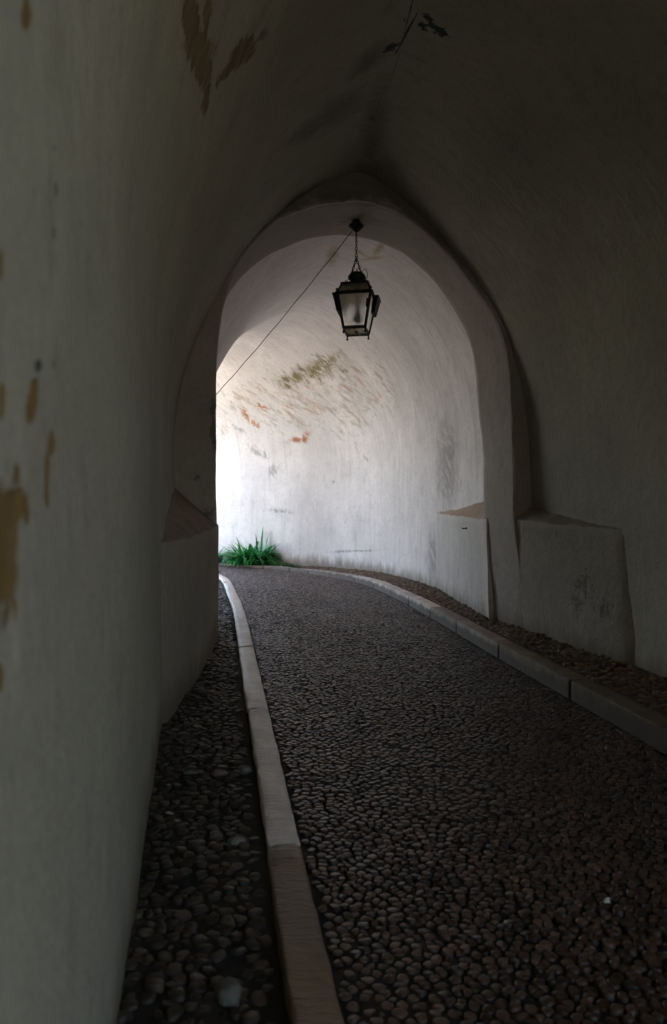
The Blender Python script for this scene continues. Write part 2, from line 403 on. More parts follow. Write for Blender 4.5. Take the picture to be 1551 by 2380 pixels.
far_p = [sp(uv_far, *q) for q in (
    (735, 860, 66, 24, -.3, 'moss', .8), (765, 838, 44, 14, -.3, 'moss', .8), (690, 876, 44, 16, -.2, 'moss', .8), (672, 898, 15, 8, 0, 'moss', .7), (800, 862, 9, 6, 0, 'moss', .6), (745, 828, 22, 4, .2, 'dark', .7),
    (713, 1015, 9, 16, .2, 'orange', .6), (694, 1022, 22, 6, 0, 'orange', .7), (572, 962, 9, 16, -.5, 'orange', .8), (592, 985, 12, 6, .6, 'orange', .8), (612, 948, 14, 5, .5, 'orange', .9), (560, 1000, 16, 4, .5, 'soot', .9),
    (773, 592, 14, 24, .35, 'ochre', .4), (868, 600, 26, 4, -.1, 'ochre', .5), (880, 578, 8, 22, .6, 'ochre', .45), (842, 590, 22, 3, .6, 'ochre', .5),
    (753, 980, 2.4, 2.4, 0, 'dark', 0), (775, 1120, 2.4, 3.4, 0, 'dark', 0), (650, 1187, 26, 4, .1, 'soot', .9), (635, 1095, 10, 16, .5, 'soot', 1.2), (600, 1050, 26, 8, .5, 'soot', 1.2),
    (1040, 1080, 26, 110, 0, 'soot', .35), (1075, 1330, 24, 60, 0, 'soot', .35), (830, 1280, 60, 2.5, 0, 'soot', .8), (1010, 1290, 14, 60, 0, 'soot', .35))]
far_p = [p for p in far_p if p]
ru = uv_far(560, 960); rc = uv_far(850, 850)
rl = [uv_far(1088, 1000), uv_far(1099, 1000), uv_far(1078, 1000), uv_far(1070, 900), uv_far(1060, 850)]
lines = [(r[0], .9, 3.9, w, b) for r, w, b in zip(rl, (.014, .022, .012, .012, .012), (.7, 1.0, .6, .5, .5)) if r]
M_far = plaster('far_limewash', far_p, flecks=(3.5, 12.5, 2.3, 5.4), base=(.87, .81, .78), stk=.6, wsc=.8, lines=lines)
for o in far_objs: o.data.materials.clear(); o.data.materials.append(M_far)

# ---- transverse arch --------------------------------------------------------
NA = 150
A0 = resample([on_plane(*p, FZ) for p in front_px], NA); A1 = resample([on_plane(*p, BZ) for p in back_px], NA)
JO = resample([on_plane(*p, FZ) for p in junc_l + junc_r[1:]], NA)
cen = np.array([.35, 0, 2.6])
def outwards(P, d):
    v = P - np.array([.35, 0, 0]); v[:, 1] = 0; v[:, 2] = np.maximum(P[:, 2] - 3.0, 0)
    v /= np.linalg.norm(v, axis=1, keepdims=True) + 1e-9
    return P + v * d
JO2 = outwards(JO, .25)
rings = [(JO2, 0)]
for s in np.linspace(.25, 1, 6)[:-1]: rings.append((JO2 * (1 - s) + A0 * s, 0))
# rounded front arris
def arris(P, Q, d): return P + (Q - P) / (np.linalg.norm(Q - P, axis=1, keepdims=True)) * d
rings.append((arris(A0, JO2, .03), 0)); rings.append((arris(A0, JO2, .008) * .5 + arris(A0, A1, .008) * .5, 1)); rings.append((arris(A0, A1, .03), 2))
for s in np.linspace(.1, .9, 9): rings.append((A0 * (1 - s) + A1 * s, 2))
AB = A1 + np.array([0, 0, 0]); BO = outwards(A1.copy(), .6)
rings.append((arris(A1, A0, .02), 2)); rings.append((arris(A1, BO, .02), 3)); rings.append((BO, 3))
G = np.array([[wobble(p, .016, 1.6) for p in r] for r, _ in rings])
ng = len(G)
verts = G.reshape(-1, 3); faces = []
for i in range(ng - 1):
    for j in range(NA - 1): faces.append((i * NA + j, i * NA + j + 1, (i + 1) * NA + j + 1, (i + 1) * NA + j))
for j in range(NA - 1): faces.append(((ng - 1) * NA + j, (ng - 1) * NA + j + 1, j + 1, j))
vA = np.r_[0, np.cumsum(np.linalg.norm(np.diff(A0, axis=0), axis=1))]
acc = np.zeros((ng, NA))
acc[1:] = np.cumsum(np.linalg.norm(np.diff(G, axis=0), axis=2), axis=0)
acc = acc - acc[7][None]
uv = np.stack([acc, np.repeat(vA[None], ng, 0)], 2).reshape(-1, 2)
arch_p = []
i8 = 9
def arch_uv(px, py, z0):
    X, y, h = on_plane(px, py, z0)
    D = np.linalg.norm(G - np.array([X, y, h]), axis=2); i, j = np.unravel_index(np.argmin(D), D.shape)
    return acc[i, j], vA[j]
def sa(px, py, z0, ru_, rv_, rot, c_, amp=.5):
    u_, v_ = arch_uv(px, py, z0); return (u_, v_, ru_, rv_, rot, c_, amp)
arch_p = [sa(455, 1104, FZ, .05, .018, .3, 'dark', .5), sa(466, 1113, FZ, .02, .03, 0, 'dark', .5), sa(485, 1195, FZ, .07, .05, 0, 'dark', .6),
          sa(828, 505, 9.6, .16, .2, 0, 'soot', .5), (-.22, vA[NA // 2], .24, 1.0, 0, 'mould_shade', .35), (-.12, vA[NA // 2] - .9, .13, .6, 0, 'mould_shade', .3), (-.12, vA[NA // 2] + 1.0, .13, .7, 0, 'mould_shade', .3), sa(495, 1000, FZ, .03, .25, 0, 'dark', .8)]  # ellipses by the apex: mouldy staining plus painted shade of the spandrel
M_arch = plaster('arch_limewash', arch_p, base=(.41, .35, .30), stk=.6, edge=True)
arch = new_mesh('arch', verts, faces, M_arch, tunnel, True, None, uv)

# ---- sloping-topped plinths --------------------------------------------------
def plinth(outer, top_out, inner, top_in, mat, label, inset=.10):
    """outer/inner: plan lines (x, y); top heights along them. A solid with a sloping cap and worn arris."""
    n = 40
    O = resample(np.array([(x, y, h, b) for (x, y, b), h in zip(outer, top_out)]), n)        # x,y,top,batter
    I = resample(np.array([(x, y, h) for (x, y), h in zip(inner, top_in)]), n)
    rows = []
    for i in range(n):
        x, y, h, b = O[i]; xi, yi, hi = I[i]
        d = np.array([xi - x, yi - y]); L = np.linalg.norm(d) + 1e-6; d = d / L
        r = []
        for f in (0, .2, .4, .6, .8, .93): r.append((x + d[0] * b * f, y + d[1] * b * f, -.15 + (h + .15) * f, ))
        xt, yt = x + d[0] * b, y + d[1] * b
        c = min(.015, L * .2)
        r.append((xt, yt, h - c)); r.append((xt + d[0] * c, yt + d[1] * c, h + c * .2))
        for f in (.15, .35, .6, .8, 1): r.append((xt + (xi - xt) * f, yt + (yi - yt) * f, h + (hi - h) * f))
        rows.append([wobble(wobble(p, .012, 2.2), .012 if q_ > 5 else .004, 7) for q_, p in enumerate(r)])
    R = np.array(rows); m = R.shape[1]
    verts = list(R.reshape(-1, 3)); faces = []
    for i in range(n - 1):
        for j in range(m - 1): faces.append((i * m + j, i * m + j + 1, (i + 1) * m + j + 1, (i + 1) * m + j))
    for e in (0, n - 1):
        b0 = len(verts); verts.append((*R[e, -1][:2], -.15)); faces.append([e * m + j for j in range(m)] + [b0])
    faces.append((0, (n - 1) * m, len(verts) - 1, len(verts) - 2))
    va = np.concatenate([[0], np.cumsum(np.linalg.norm(np.diff(R[n // 2], axis=0), axis=1))])
    ua = np.concatenate([[0], np.cumsum(np.linalg.norm(np.diff(R[:, 0], axis=0), axis=1))])
    uv = np.array([(ua[i], va[j]) for i in range(n) for j in range(m)] + [(0, 0)] * 2)
    o = new_mesh('plinth', verts, faces, mat, tunnel, True, None, uv); o['label'] = label
    md = o.modifiers.new('Sharp', 'EDGE_SPLIT'); md.split_angle = math.radians(55)
    return o
def plinth_mat(name, base, capcol, capz):
    m = plaster(name, [(.9, .95, .10, .09, .6, 'dark', 1.0), (.6, .75, .10, .07, .2, 'dark', 1.0), (1.05, .72, .07, .09, 0, 'dark', 1.0)] if name == 'right_plinth_limewash' else [], base=base)
    nt = m.node_tree; b = nt.nodes['Principled BSDF']; lk = b.inputs['Base Color'].links[0].from_socket
    g = nt.nodes.new('ShaderNodeNewGeometry'); s = nt.nodes.new('ShaderNodeSeparateXYZ'); nt.links.new(g.outputs['True Normal'], s.inputs[0])
    r = nt.nodes.new('ShaderNodeMapRange'); nt.links.new(s.outputs[2], r.inputs[0]); r.inputs[1].default_value = .15; r.inputs[2].default_value = .5; r.inputs[4].default_value = .7
    mx = nt.nodes.new('ShaderNodeMix'); mx.data_type = 'RGBA'; nt.links.new(r.outputs[0], mx.inputs[0]); nt.links.new(lk, mx.inputs[6])
    # dust lying on the sloping cap
    tc = nt.nodes.new('ShaderNodeNewGeometry'); nz = nt.nodes.new('ShaderNodeTexNoise'); nt.links.new(tc.outputs['Position'], nz.inputs['Vector']); nz.inputs['Scale'].default_value = 6; nz.inputs['Detail'].default_value = 6
    cr_ = nt.nodes.new('ShaderNodeValToRGB'); nt.links.new(nz.outputs[0], cr_.inputs[0])
    cr_.color_ramp.elements[0].position = .35; cr_.color_ramp.elements[0].color = (*[x * .6 for x in capcol], 1); cr_.color_ramp.elements[1].position = .65; cr_.color_ramp.elements[1].color = (*capcol, 1)
    nt.links.new(cr_.outputs[0], mx.inputs[7]); nt.links.new(mx.outputs[2], b.inputs['Base Color'])
    return m
M_pl = plinth_mat('left_plinth_limewash', (.40, .345, .285), (.28, .20, .12), 1.3)
M_pr = plinth_mat('right_plinth_limewash', (.40, .35, .285), (.24, .175, .11), 1.4)
M_pf = plinth_mat('far_plinth_limewash', (.70, .65, .60), (.42, .24, .13), 1.4)
def nwl(y): return -1.85 + .177 * (FZ - y)       # near left wall line
x0, y0 = on_plane(505, 1480, FZ)[:2]
plinth([(x0, y0 + .12, .0), (-1.215, 7.5, 0), (-1.17, 6.3, 0), (-1.165, 5.65, 0), (-1.22, 5.2, 0)], [1.35, 1.34, 1.33, 1.33, 1.33],
       [(nwl(9.2) - .12, 9.2), (nwl(7.6) - .08, 7.6), (nwl(6.2) - .06, 6.2), (nwl(5.7) - .05, 5.7), (nwl(5.2) - .12, 5.2)], [1.92, 1.72, 1.5, 1.36, 1.33], M_pl,
       'left plinth in front of the pier, sloping dusty top')
xr, yr = on_plane(1229, 1470, FZ)[:2]
plinth([(2.80, 7.0, 0), (2.665, 7.22, -.02), (2.60, 7.42, -.035), (2.40, 8.3, -.08), (xr - .012, yr + .06, -.15)], [1.36, 1.365, 1.37, 1.39, 1.42],
       [(2.85, 6.8), (2.68, 7.45), (2.50, 8.35), (2.36, 9.2)], [1.37, 1.40, 1.50, 1.63], M_pr, 'right plinth in front of the pier with dark damp stains')
plinth([(1.963, 10.03, -.045), (1.90, 11.2, -.03), (1.83, 12.3, -.02), (1.77, 13.7, .0)], [1.40, 1.41, 1.42, 1.43],
       [(2.32, 10.0), (2.16, 11.2), (2.04, 12.3), (1.80, 13.8)], [1.72, 1.66, 1.55, 1.45], M_pf, 'far right plinth beyond the arch with reddish sloping top')

# ------------------------------------------------------------------ ground
def zline(pts):
    P = np.array(pts, float); P = P[np.argsort(P[:, 1])]
    zz = np.linspace(P[0, 1], P[-1, 1], 400)
    Q = resample(P, 400); o = np.argsort(Q[:, 1])
    return Q[o]
# road-side top edge of each kerb: x, y(depth), height
KR = zline([(3.25, -4.5, .15), (2.72, 0, .15), (2.3, 3.5, .15), (2.05, 5.6, .15), (1.70, 8.2, .15), (1.35, 11.1, .145), (.97, 13.7, .14), (.56, 15.7, .12), (-.05, 17.05, .10), (-1.03, 18.6, .07), (-1.77, 19.35, .06), (-2.6, 20.05, .05), (-3.9, 20.9, .05), (-6, 22.0, .05), (-9.5, 23.5, .05), (-16, 26, .05)])
KL = zline([(.95, -4.5, .1), (.40, 0, .1), (.04, 2.27, .1), (-.40, 5.3, .1), (-.845, 8.4, .1), (-1.12, 10.3, .1), (-1.40, 12.1, .09), (-1.63, 13.4, .09), (-1.95, 15.2, .08), (-2.25, 16.5, .07), (-2.75, 17.75, .06), (-3.6, 18.7, .06), (-5.2, 19.6, .06), (-8, 20.6, .06), (-14, 22.4, .06)])
fR = lambda y: np.interp(y, KR[:, 1], KR[:, 0]); fL = lambda y: np.interp(y, KL[:, 1], KL[:, 0])
hR = lambda y: np.interp(y, KR[:, 1], KR[:, 2]); hL = lambda y: np.interp(y, KL[:, 1], KL[:, 2])
KW_R, KW_L = .18, .155

def cobble_mat(name, c_lo, c_hi, rough, gap):
    k = NT(name); at = k.n('Attribute', attribute_name='stone'); P = k.n('NewGeometry').outputs['Position']
    s = k.n('SeparateXYZ'); k.link(at.outputs['Color'], s.inputs[0])
    nz = k.noise(P, 45, 5, .7); dirt = k.noise(P, 1.7, 5, .6)
    c = k.mix(s.outputs[0], c_lo, c_hi)
    c = k.mix(k.math('MULTIPLY', s.outputs[1], .45), c, (.20, .12, .085))
    c = k.mix(k.step(nz, .35, .75, .45, 0), c, tuple(x * .35 for x in c_lo))
    c = k.mix(k.step(dirt, .45, .7, 0, .5), c, gap)
    c = k.mix(s.outputs[2], c, gap)
    k.link(c, k.b.inputs['Base Color'])
    k.link(k.math('ADD', k.step(nz, .3, .7, rough - .08, rough + .12), k.math('MULTIPLY', s.outputs[2], .4), clamp=True), k.b.inputs['Roughness'])
    k.b.inputs['Specular IOR Level'].default_value = .6
    k.link(k.bump(k.math('ADD', nz, k.math('MULTIPLY', k.noise(P, 130, 3), s.outputs[2])), .4, .007), k.b.inputs['Normal'])
    return k.m

def stones(name, cell, inside, bbox, base_z, top_z, mat, K=10, jit=.33, asp=1.0, var=.006, gap=.006, sheet=None, pale=.0, tilt=.08, skip=0.0, tmul=1.0, dome=.30, rj=.0011):
    x0, x1, y0, y1 = bbox
    cy = cell / asp * .9
    nx, ny = int((x1 - x0) / cell) + 6, int((y1 - y0) / cy) + 6
    gx, gy = np.meshgrid(np.arange(nx), np.arange(ny))
    X = x0 + (gx - 3 + .5 * (gy % 2)) * cell + rng.uniform(-jit, jit, gx.shape) * cell
    Y = y0 + (gy - 3) * cy + rng.uniform(-jit, jit, gx.shape) * cy + .35 * cell * np.sin(X * 3.1 + Y0ph(gy)) 
    c = X[2:-2, 2:-2], Y[2:-2, 2:-2]
    th = np.linspace(0, 2 * np.pi, K, endpoint=False)
    R = np.full(c[0].shape + (K,), cell * .9)
    for dy in range(-2, 3):
        for dx in range(-2, 3):
            if dx == dy == 0: continue
            nxs = X[2 + dy:ny - 2 + dy, 2 + dx:nx - 2 + dx] - c[0]; nys = Y[2 + dy:ny - 2 + dy, 2 + dx:nx - 2 + dx] - c[1]
            d = np.hypot(nxs, nys); ph = np.arctan2(nys, nxs)
            cs = np.cos(th[None, None] - ph[..., None]); 
            r = np.where(cs > .06, d[..., None] / 2 / np.maximum(cs, .06), 9)
            R = np.minimum(R, r)
    px, py = c[0].ravel(), c[1].ravel(); R = R.reshape(-1, K)
    keep = inside(px, py)
    if skip: keep &= rng.random(len(px)) > skip
    px, py, R = px[keep], py[keep], R[keep]
    n = len(px)
    mean = R.mean(1, keepdims=True); R = np.maximum(.62 * R + .38 * np.minimum(mean, R * 1.25) - gap, .008)
    R *= rng.uniform(.88, 1.0, (n, 1))
    tz = top_z(px, py) + rng.normal(0, var, n)
    bz = base_z(px, py)
    sx, sy = rng.normal(0, tilt, n), rng.normal(0, tilt, n)
    ring = [(1.0, -1), (.97, .45), (.86, .8), (.55, .97)]
    vs_, col = [], []
    tone = np.clip(rng.beta(1.6, 2.6, n), 0, 1); red = rng.random(n) ** 2; tone = tone * tmul
    pl = rng.random(n) < pale; tone = np.where(pl, 1.9, tone)
    for (rho, q) in ring:
        ex = np.cos(th)[None] * R * rho; ey = np.sin(th)[None] * R * rho
        z = (bz - .02)[:, None] + 0 * ex if q < 0 else (tz - (1 - q) * dome * mean[:, 0])[:, None] + sx[:, None] * ex + sy[:, None] * ey
        if q > 0: z = z + rng.normal(0, rj, z.shape)
        vs_.append(np.stack([px[:, None] + ex, py[:, None] + ey, z], 2))
    top = np.stack([px, py, tz], 1)[:, None]
    Vv = np.concatenate(vs_ + [top], 1)      # n, 4K+1, 3
    m = 4 * K + 1
    f = []
    for r in range(3):
        for k_ in range(K):
            k2 = (k_ + 1) % K; f.append((r * K + k_, r * K + k2, (r + 1) * K + k2, (r + 1) * K + k_))
    ft = [(3 * K + k_, 3 * K + (k_ + 1) % K, 4 * K) for k_ in range(K)]
    Q = (np.array(f)[None] + (np.arange(n) * m)[:, None, None]).reshape(-1, 4)
    T = (np.array(ft)[None] + (np.arange(n) * m)[:, None, None]).reshape(-1, 3)
    Vf = Vv.reshape(-1, 3)
    C = np.zeros((n, m, 4)); C[..., 0] = tone[:, None]; C[..., 1] = red[:, None]; C[:, :K, 2] = 1; C[:, K:2 * K, 2] = .35; C[..., 3] = 1
    C = C.reshape(-1, 4)
    # bedding sheet
    sv, sq = sheet
    Q = np.vstack([Q, sq + len(Vf)]); Vf = np.vstack([Vf, sv]); cs_ = np.zeros((len(sv), 4)); cs_[:, 2] = 1; cs_[:, 3] = 1; C = np.vstack([C, cs_])
    me = bpy.data.meshes.new(name)
    me.vertices.add(len(Vf)); me.vertices.foreach_set('co', Vf.ravel().astype(np.float32))
    nl = Q.size + T.size; me.loops.add(nl); me.loops.foreach_set('vertex_index', np.concatenate([Q.ravel(), T.ravel()]).astype(np.int32))
    me.polygons.add(len(Q) + len(T))
    me.polygons.foreach_set('loop_start', np.concatenate([np.arange(len(Q)) * 4, Q.size + np.arange(len(T)) * 3]).astype(np.int32))
    me.update(calc_edges=True); me.validate()
    me.polygons.foreach_set('use_smooth', [True] * len(me.polygons))
    a = me.color_attributes.new('stone', 'FLOAT_COLOR', 'POINT'); a.data.foreach_set('color', C.ravel().astype(np.float32))
    me.materials.append(mat)
    o = bpy.data.objects.new(name, me); COL.objects.link(o)
    print(name, n, 'stones')
    return o
def Y0ph(g): return g * .02

def sheet_between(fa, fb, ys, hz, m=14, amp=.004):
    v, q = [], []
    for i, y in enumerate(ys):
        a, b = fa(y), fb(y)
        for j in range(m):
            x = a + (b - a) * j / (m - 1); v.append((x, y, hz(x, y) + amp * n3(x, y, 0, 6)))
    for i in range(len(ys) - 1):
        for j in range(m - 1): q.append((i * m + j, i * m + j + 1, (i + 1) * m + j + 1, (i + 1) * m + j))
    return np.array(v), np.array(q)
ysr = np.r_[np.linspace(-4.4, 2, 20), np.linspace(2.1, 22.3, 240)]
# road: slight camber
def road_h(x, y): return -.004 + 0 * x
road = stones('road', .054, lambda x, y: (x > fL(y) + .035) & (x < fR(y) - .035) & (y > .2), (-8, 3, .2, 22.2), lambda x, y: -.014 + 0 * x, lambda x, y: .004 + .006 * np.sin(x * 2.3 + y * .7) * np.cos(y * 1.3),
    cobble_mat('cobblestone', (.030, .016, .010), (.30, .165, .115), .34, (.012, .008, .0055)), K=9, asp=1.3, gap=.0040, tilt=.09, var=.003, dome=.18, rj=.0005, jit=.36,
    sheet=sheet_between(lambda y: fL(y) - .06, lambda y: fR(y) + .06, ysr, lambda x, y: -.0065, 40, .003))
tag(road, kind='structure')
# left pavement: earth-bound pebbles
wl = zline([(1.2, -4.6, 0), (-.08, 0, 0), (-.35, 1.0, 0), (-.627, 2.32, 0), (-1.14, 5.2, 0), (-1.85, 9.0, 0), (-1.9, 11.2, 0), (-2.1, 12.3, 0), (-2.4, 13.3, 0), (-2.8, 14.2, 0), (-3.25, 15.0, 0), (-3.9, 15.8, 0), (-4.6, 16.5, 0), (-6.4, 17.7, 0), (-9, 19, 0), (-14, 20.5, 0)])
fWL = lambda y: np.interp(y, wl[:, 1], wl[:, 0]) - .35
lh = lambda x, y: hL(y) - .03 + .018 * np.sin(x * 5 + y * 2.1) * np.sin(y * 3.3)
ysl = np.linspace(-4.4, 21.5, 300)
pav = stones('pavement', .066, lambda x, y: (x > fWL(y) + .1) & (x < fL(y) - KW_L - .045) & (y > .6), (-6, 1, .6, 19.8), lambda x, y: lh(x, y) - .012, lambda x, y: lh(x, y) - .001,
    cobble_mat('pebble_paving', (.018, .0125, .0075), (.12, .092, .060), .50, (.018, .013, .008)), K=9, asp=1.2, jit=.48, var=.005, gap=.0035, pale=.022, tilt=.13, skip=.0, tmul=.55, dome=.20,
    sheet=sheet_between(lambda y: fWL(y), lambda y: fL(y) - KW_L + .03, ysl, lambda x, y: lh(x, y) - .009, 16, .009))
tag(pav, kind='structure')
# right verge: paving of oblique stones behind the kerb
wr = zline([(3.6, -4.6, 0), (3.36, 0, 0), (2.85, 5.0, 0), (2.69, 6.4, 0), (2.6, 7.3, 0), (2.23, 9.1, 0), (1.98, 10.15, 0), (1.85, 11.9, 0), (1.79, 13.6, 0), (1.41, 15.7, 0), (.95, 17.4, 0), (.1, 18.8, 0), (-.95, 19.65, 0), (-2, 20.35, 0), (-3.1, 21, 0), (-4.4, 21.8, 0), (-5.6, 22.5, 0), (-9, 24.6, 0), (-14, 27, 0)])
fWR = lambda y: np.interp(y, wr[:, 1], wr[:, 0]) + .3
rh = lambda x, y: hR(y) - .012
ysv = np.linspace(-4.4, 26, 320)
ver = stones('verge', .075, lambda x, y: (x > fR(y) + KW_R + .045) & (x < fWR(y)) & (y > 2) & (x > -1.4), (-1.6, 3.6, 2, 20), lambda x, y: rh(x, y) - .012, lambda x, y: rh(x, y) + .006,
    cobble_mat('verge_paving', (.12, .070, .034), (.46, .28, .15), .5, (.075, .042, .020)), K=8, asp=1.5, var=.009, gap=.006, pale=.02, tilt=.16, skip=.06,
    sheet=sheet_between(lambda y: fR(y) + KW_R - .03, lambda y: fWR(y) + .0, ysv, lambda x, y: rh(x, y) - .006, 10, .02))
tag(ver, kind='structure')
# the land outside
k = NT('earth'); co = k.n('NewGeometry').outputs['Position']
k.link(k.mix(k.step(k.noise(co, .8, 8), .4, .6), (.33, .30, .22), (.46, .41, .32)), k.b.inputs['Base Color']); k.b.inputs['Roughness'].default_value = .95
gv, gq = [], []
R_ = np.r_[-1500, -400, -120, np.linspace(-40, 40, 41), 120, 400, 1500]
for a in R_:
    for b in R_:
        gv.append((a, b + 8, -.22 + (0 if abs(a) < 30 else .3 * n3(a, b, 0, .03))))
for i in range(len(R_) - 1):
    for j in range(len(R_) - 1): gq.append((i * len(R_) + j, (i + 1) * len(R_) + j, (i + 1) * len(R_) + j + 1, i * len(R_) + j + 1))
tag(new_mesh('ground', gv, gq, k.m), kind='structure')

# ------------------------------------------------------------------ kerbs
def kerb_mat(name, a, b, st_, mud=False):
    k = NT(name); P = k.n('NewGeometry').outputs['Position']; ob = k.n('ObjectInfo').outputs['Random']
    g = k.noise(P, 60, 5, .7); m = k.noise(P, 5, 5, .6); tool = k.noise(k.mapping(P, (6, 42, 10)), 1.0, 4, .6)
    c = k.mix(k.step(m, .3, .7), a, b)
    c = k.mix(k.step(g, .5, .78, 0, .35), c, tuple(x * .45 for x in a))
    c = k.mix(k.step(tool, .56, .72, 0, .35), c, tuple(x * .5 for x in a))
    c = k.mix(k.step(k.noise(P, 2.2, 4), .55, .8, 0, .5), c, st_)
    hs = k.n('HueSaturation'); k.link(c, hs.inputs['Color']); k.link(k.math('MULTIPLY_ADD', ob, .35, .82), hs.inputs['Value'])
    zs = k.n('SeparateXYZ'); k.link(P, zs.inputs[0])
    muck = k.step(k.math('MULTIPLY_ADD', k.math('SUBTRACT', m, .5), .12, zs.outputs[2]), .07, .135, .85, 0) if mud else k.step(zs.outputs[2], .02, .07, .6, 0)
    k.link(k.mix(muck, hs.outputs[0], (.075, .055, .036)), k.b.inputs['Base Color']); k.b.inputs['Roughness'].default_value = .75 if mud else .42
    k.link(k.bump(k.math('MULTIPLY_ADD', g, .3, tool), 1.0, .016), k.b.inputs['Normal'])
    return k.m
M_kl = kerb_mat('pale_granite', (.66, .55, .48), (.86, .75, .68), (.34, .25, .18))
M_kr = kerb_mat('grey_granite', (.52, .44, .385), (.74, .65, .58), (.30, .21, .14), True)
M_kb = kerb_mat('brown_granite', (.19, .110, .050), (.29, .18, .090), (.15, .115, .07))

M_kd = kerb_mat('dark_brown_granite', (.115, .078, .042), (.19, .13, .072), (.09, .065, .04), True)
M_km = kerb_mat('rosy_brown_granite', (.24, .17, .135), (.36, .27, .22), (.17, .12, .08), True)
def kerb(K_, side, width, cuts, mat, root, brown={}):
    """side +1: stone lies to +x of the road-side edge, -1: to -x."""
    d = np.diff(K_[:, :2], axis=0); s = np.r_[0, np.cumsum(np.linalg.norm(d, axis=1))]
    if K_[0, 1] > K_[-1, 1]: raise Exception
    ycum = K_[:, 1]
    for a, b in zip(cuts[:-1], cuts[1:]):
        sa_, sb_ = np.interp(a, ycum, s) + .009, np.interp(b, ycum, s) - .009
        n = max(5, int((sb_ - sa_) / .055)); q = np.linspace(sa_, sb_, n)
        q = np.r_[q[0], q[0] + .012, q[1:-1], q[-1] - .012, q[-1]]; q.sort()
        rows = []; sd_ = random.uniform(0, 99); dw = random.uniform(-.006, .006); dh = random.uniform(-.006, .006)
        for qi, s_ in enumerate(q):
            x, y, h = (np.interp(s_, s, K_[:, c]) for c in range(3))
            e = .15; x2, y2 = np.interp(s_ + e, s, K_[:, 0]) - np.interp(s_ - e, s, K_[:, 0]), np.interp(s_ + e, s, K_[:, 1]) - np.interp(s_ - e, s, K_[:, 1])
            L = math.hypot(x2, y2); tx, ty = x2 / L, y2 / L; nx, ny = ty * side, -tx * side
            w = width + dw + (.006 * n3(s_, sd_, 0, 3)); h = h + dh
            sh = .012 if qi in (0, len(q) - 1) else 0
            c = .016
            pr = [(0 + sh, -.1), (sh + .002 - .0, h * .45), (sh + .002, h - c), (sh + c * .3, h - c * .3 - sh * .3), (sh + c, h - sh * .4), (w * .33, h - sh * .4 + .002), (w * .66, h - sh * .4 + .002), (w - c - sh, h - sh * .4), (w - c * .3 - sh, h - c * .3 - sh * .3), (w - sh, h - c), (w - sh, -.1)]
            rows.append([(x + nx * o_ + .004 * n3(s_, o_ * 5, sd_, 9), y + ny * o_, z_ + (.008 * n3(s_, o_ * 9 + 3, sd_, 6) + .005 * n3(s_, o_ * 9, sd_, 18) if z_ > 0 else 0)) for o_, z_ in pr])
        m = len(rows[0]); verts = [v for r in rows for v in r]; faces = []
        for i in range(len(rows) - 1):
            for j in range(m - 1):
                f = (i * m + j, i * m + j + 1, (i + 1) * m + j + 1, (i + 1) * m + j); faces.append(f if side < 0 else f[::-1])
        faces.append(list(range(m))); faces.append([(len(rows) - 1) * m + j for j in range(m)][::-1])
        o = new_mesh('kerb_stone', verts, faces, brown.get(a, mat), root, True)
        md = o.modifiers.new('Sharp', 'EDGE_SPLIT'); md.split_angle = math.radians(60)
kl = tag(empty('kerb', (0, 0, 0)), 'narrow pale stone kerb between the pebble pavement and the road, at left', 'kerb')
kr = tag(empty('kerb', (0, 0, 0)), 'raised grey stone kerb curving along the right wall to the plants', 'kerb')
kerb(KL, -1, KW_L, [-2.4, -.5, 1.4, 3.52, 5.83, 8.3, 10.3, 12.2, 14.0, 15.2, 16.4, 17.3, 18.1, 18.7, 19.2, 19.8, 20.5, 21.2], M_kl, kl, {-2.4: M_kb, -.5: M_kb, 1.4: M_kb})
kerb(KR, 1, KW_R, [-3, -1, 1, 3.0, 4.9, 6.5, 8.2, 9.8, 11.1, 12.4, 13.6, 14.9, 16.1, 17.1, 17.9, 18.6, 19.3, 19.9, 20.6, 21.2, 21.8, 22.5, 23.3], M_kr, kr, {-3: M_kd, -1: M_kd, 1: M_kd, 3.0: M_kd, 4.9: M_kd, 6.5: M_kd, 8.2: M_km, 9.8: M_km})

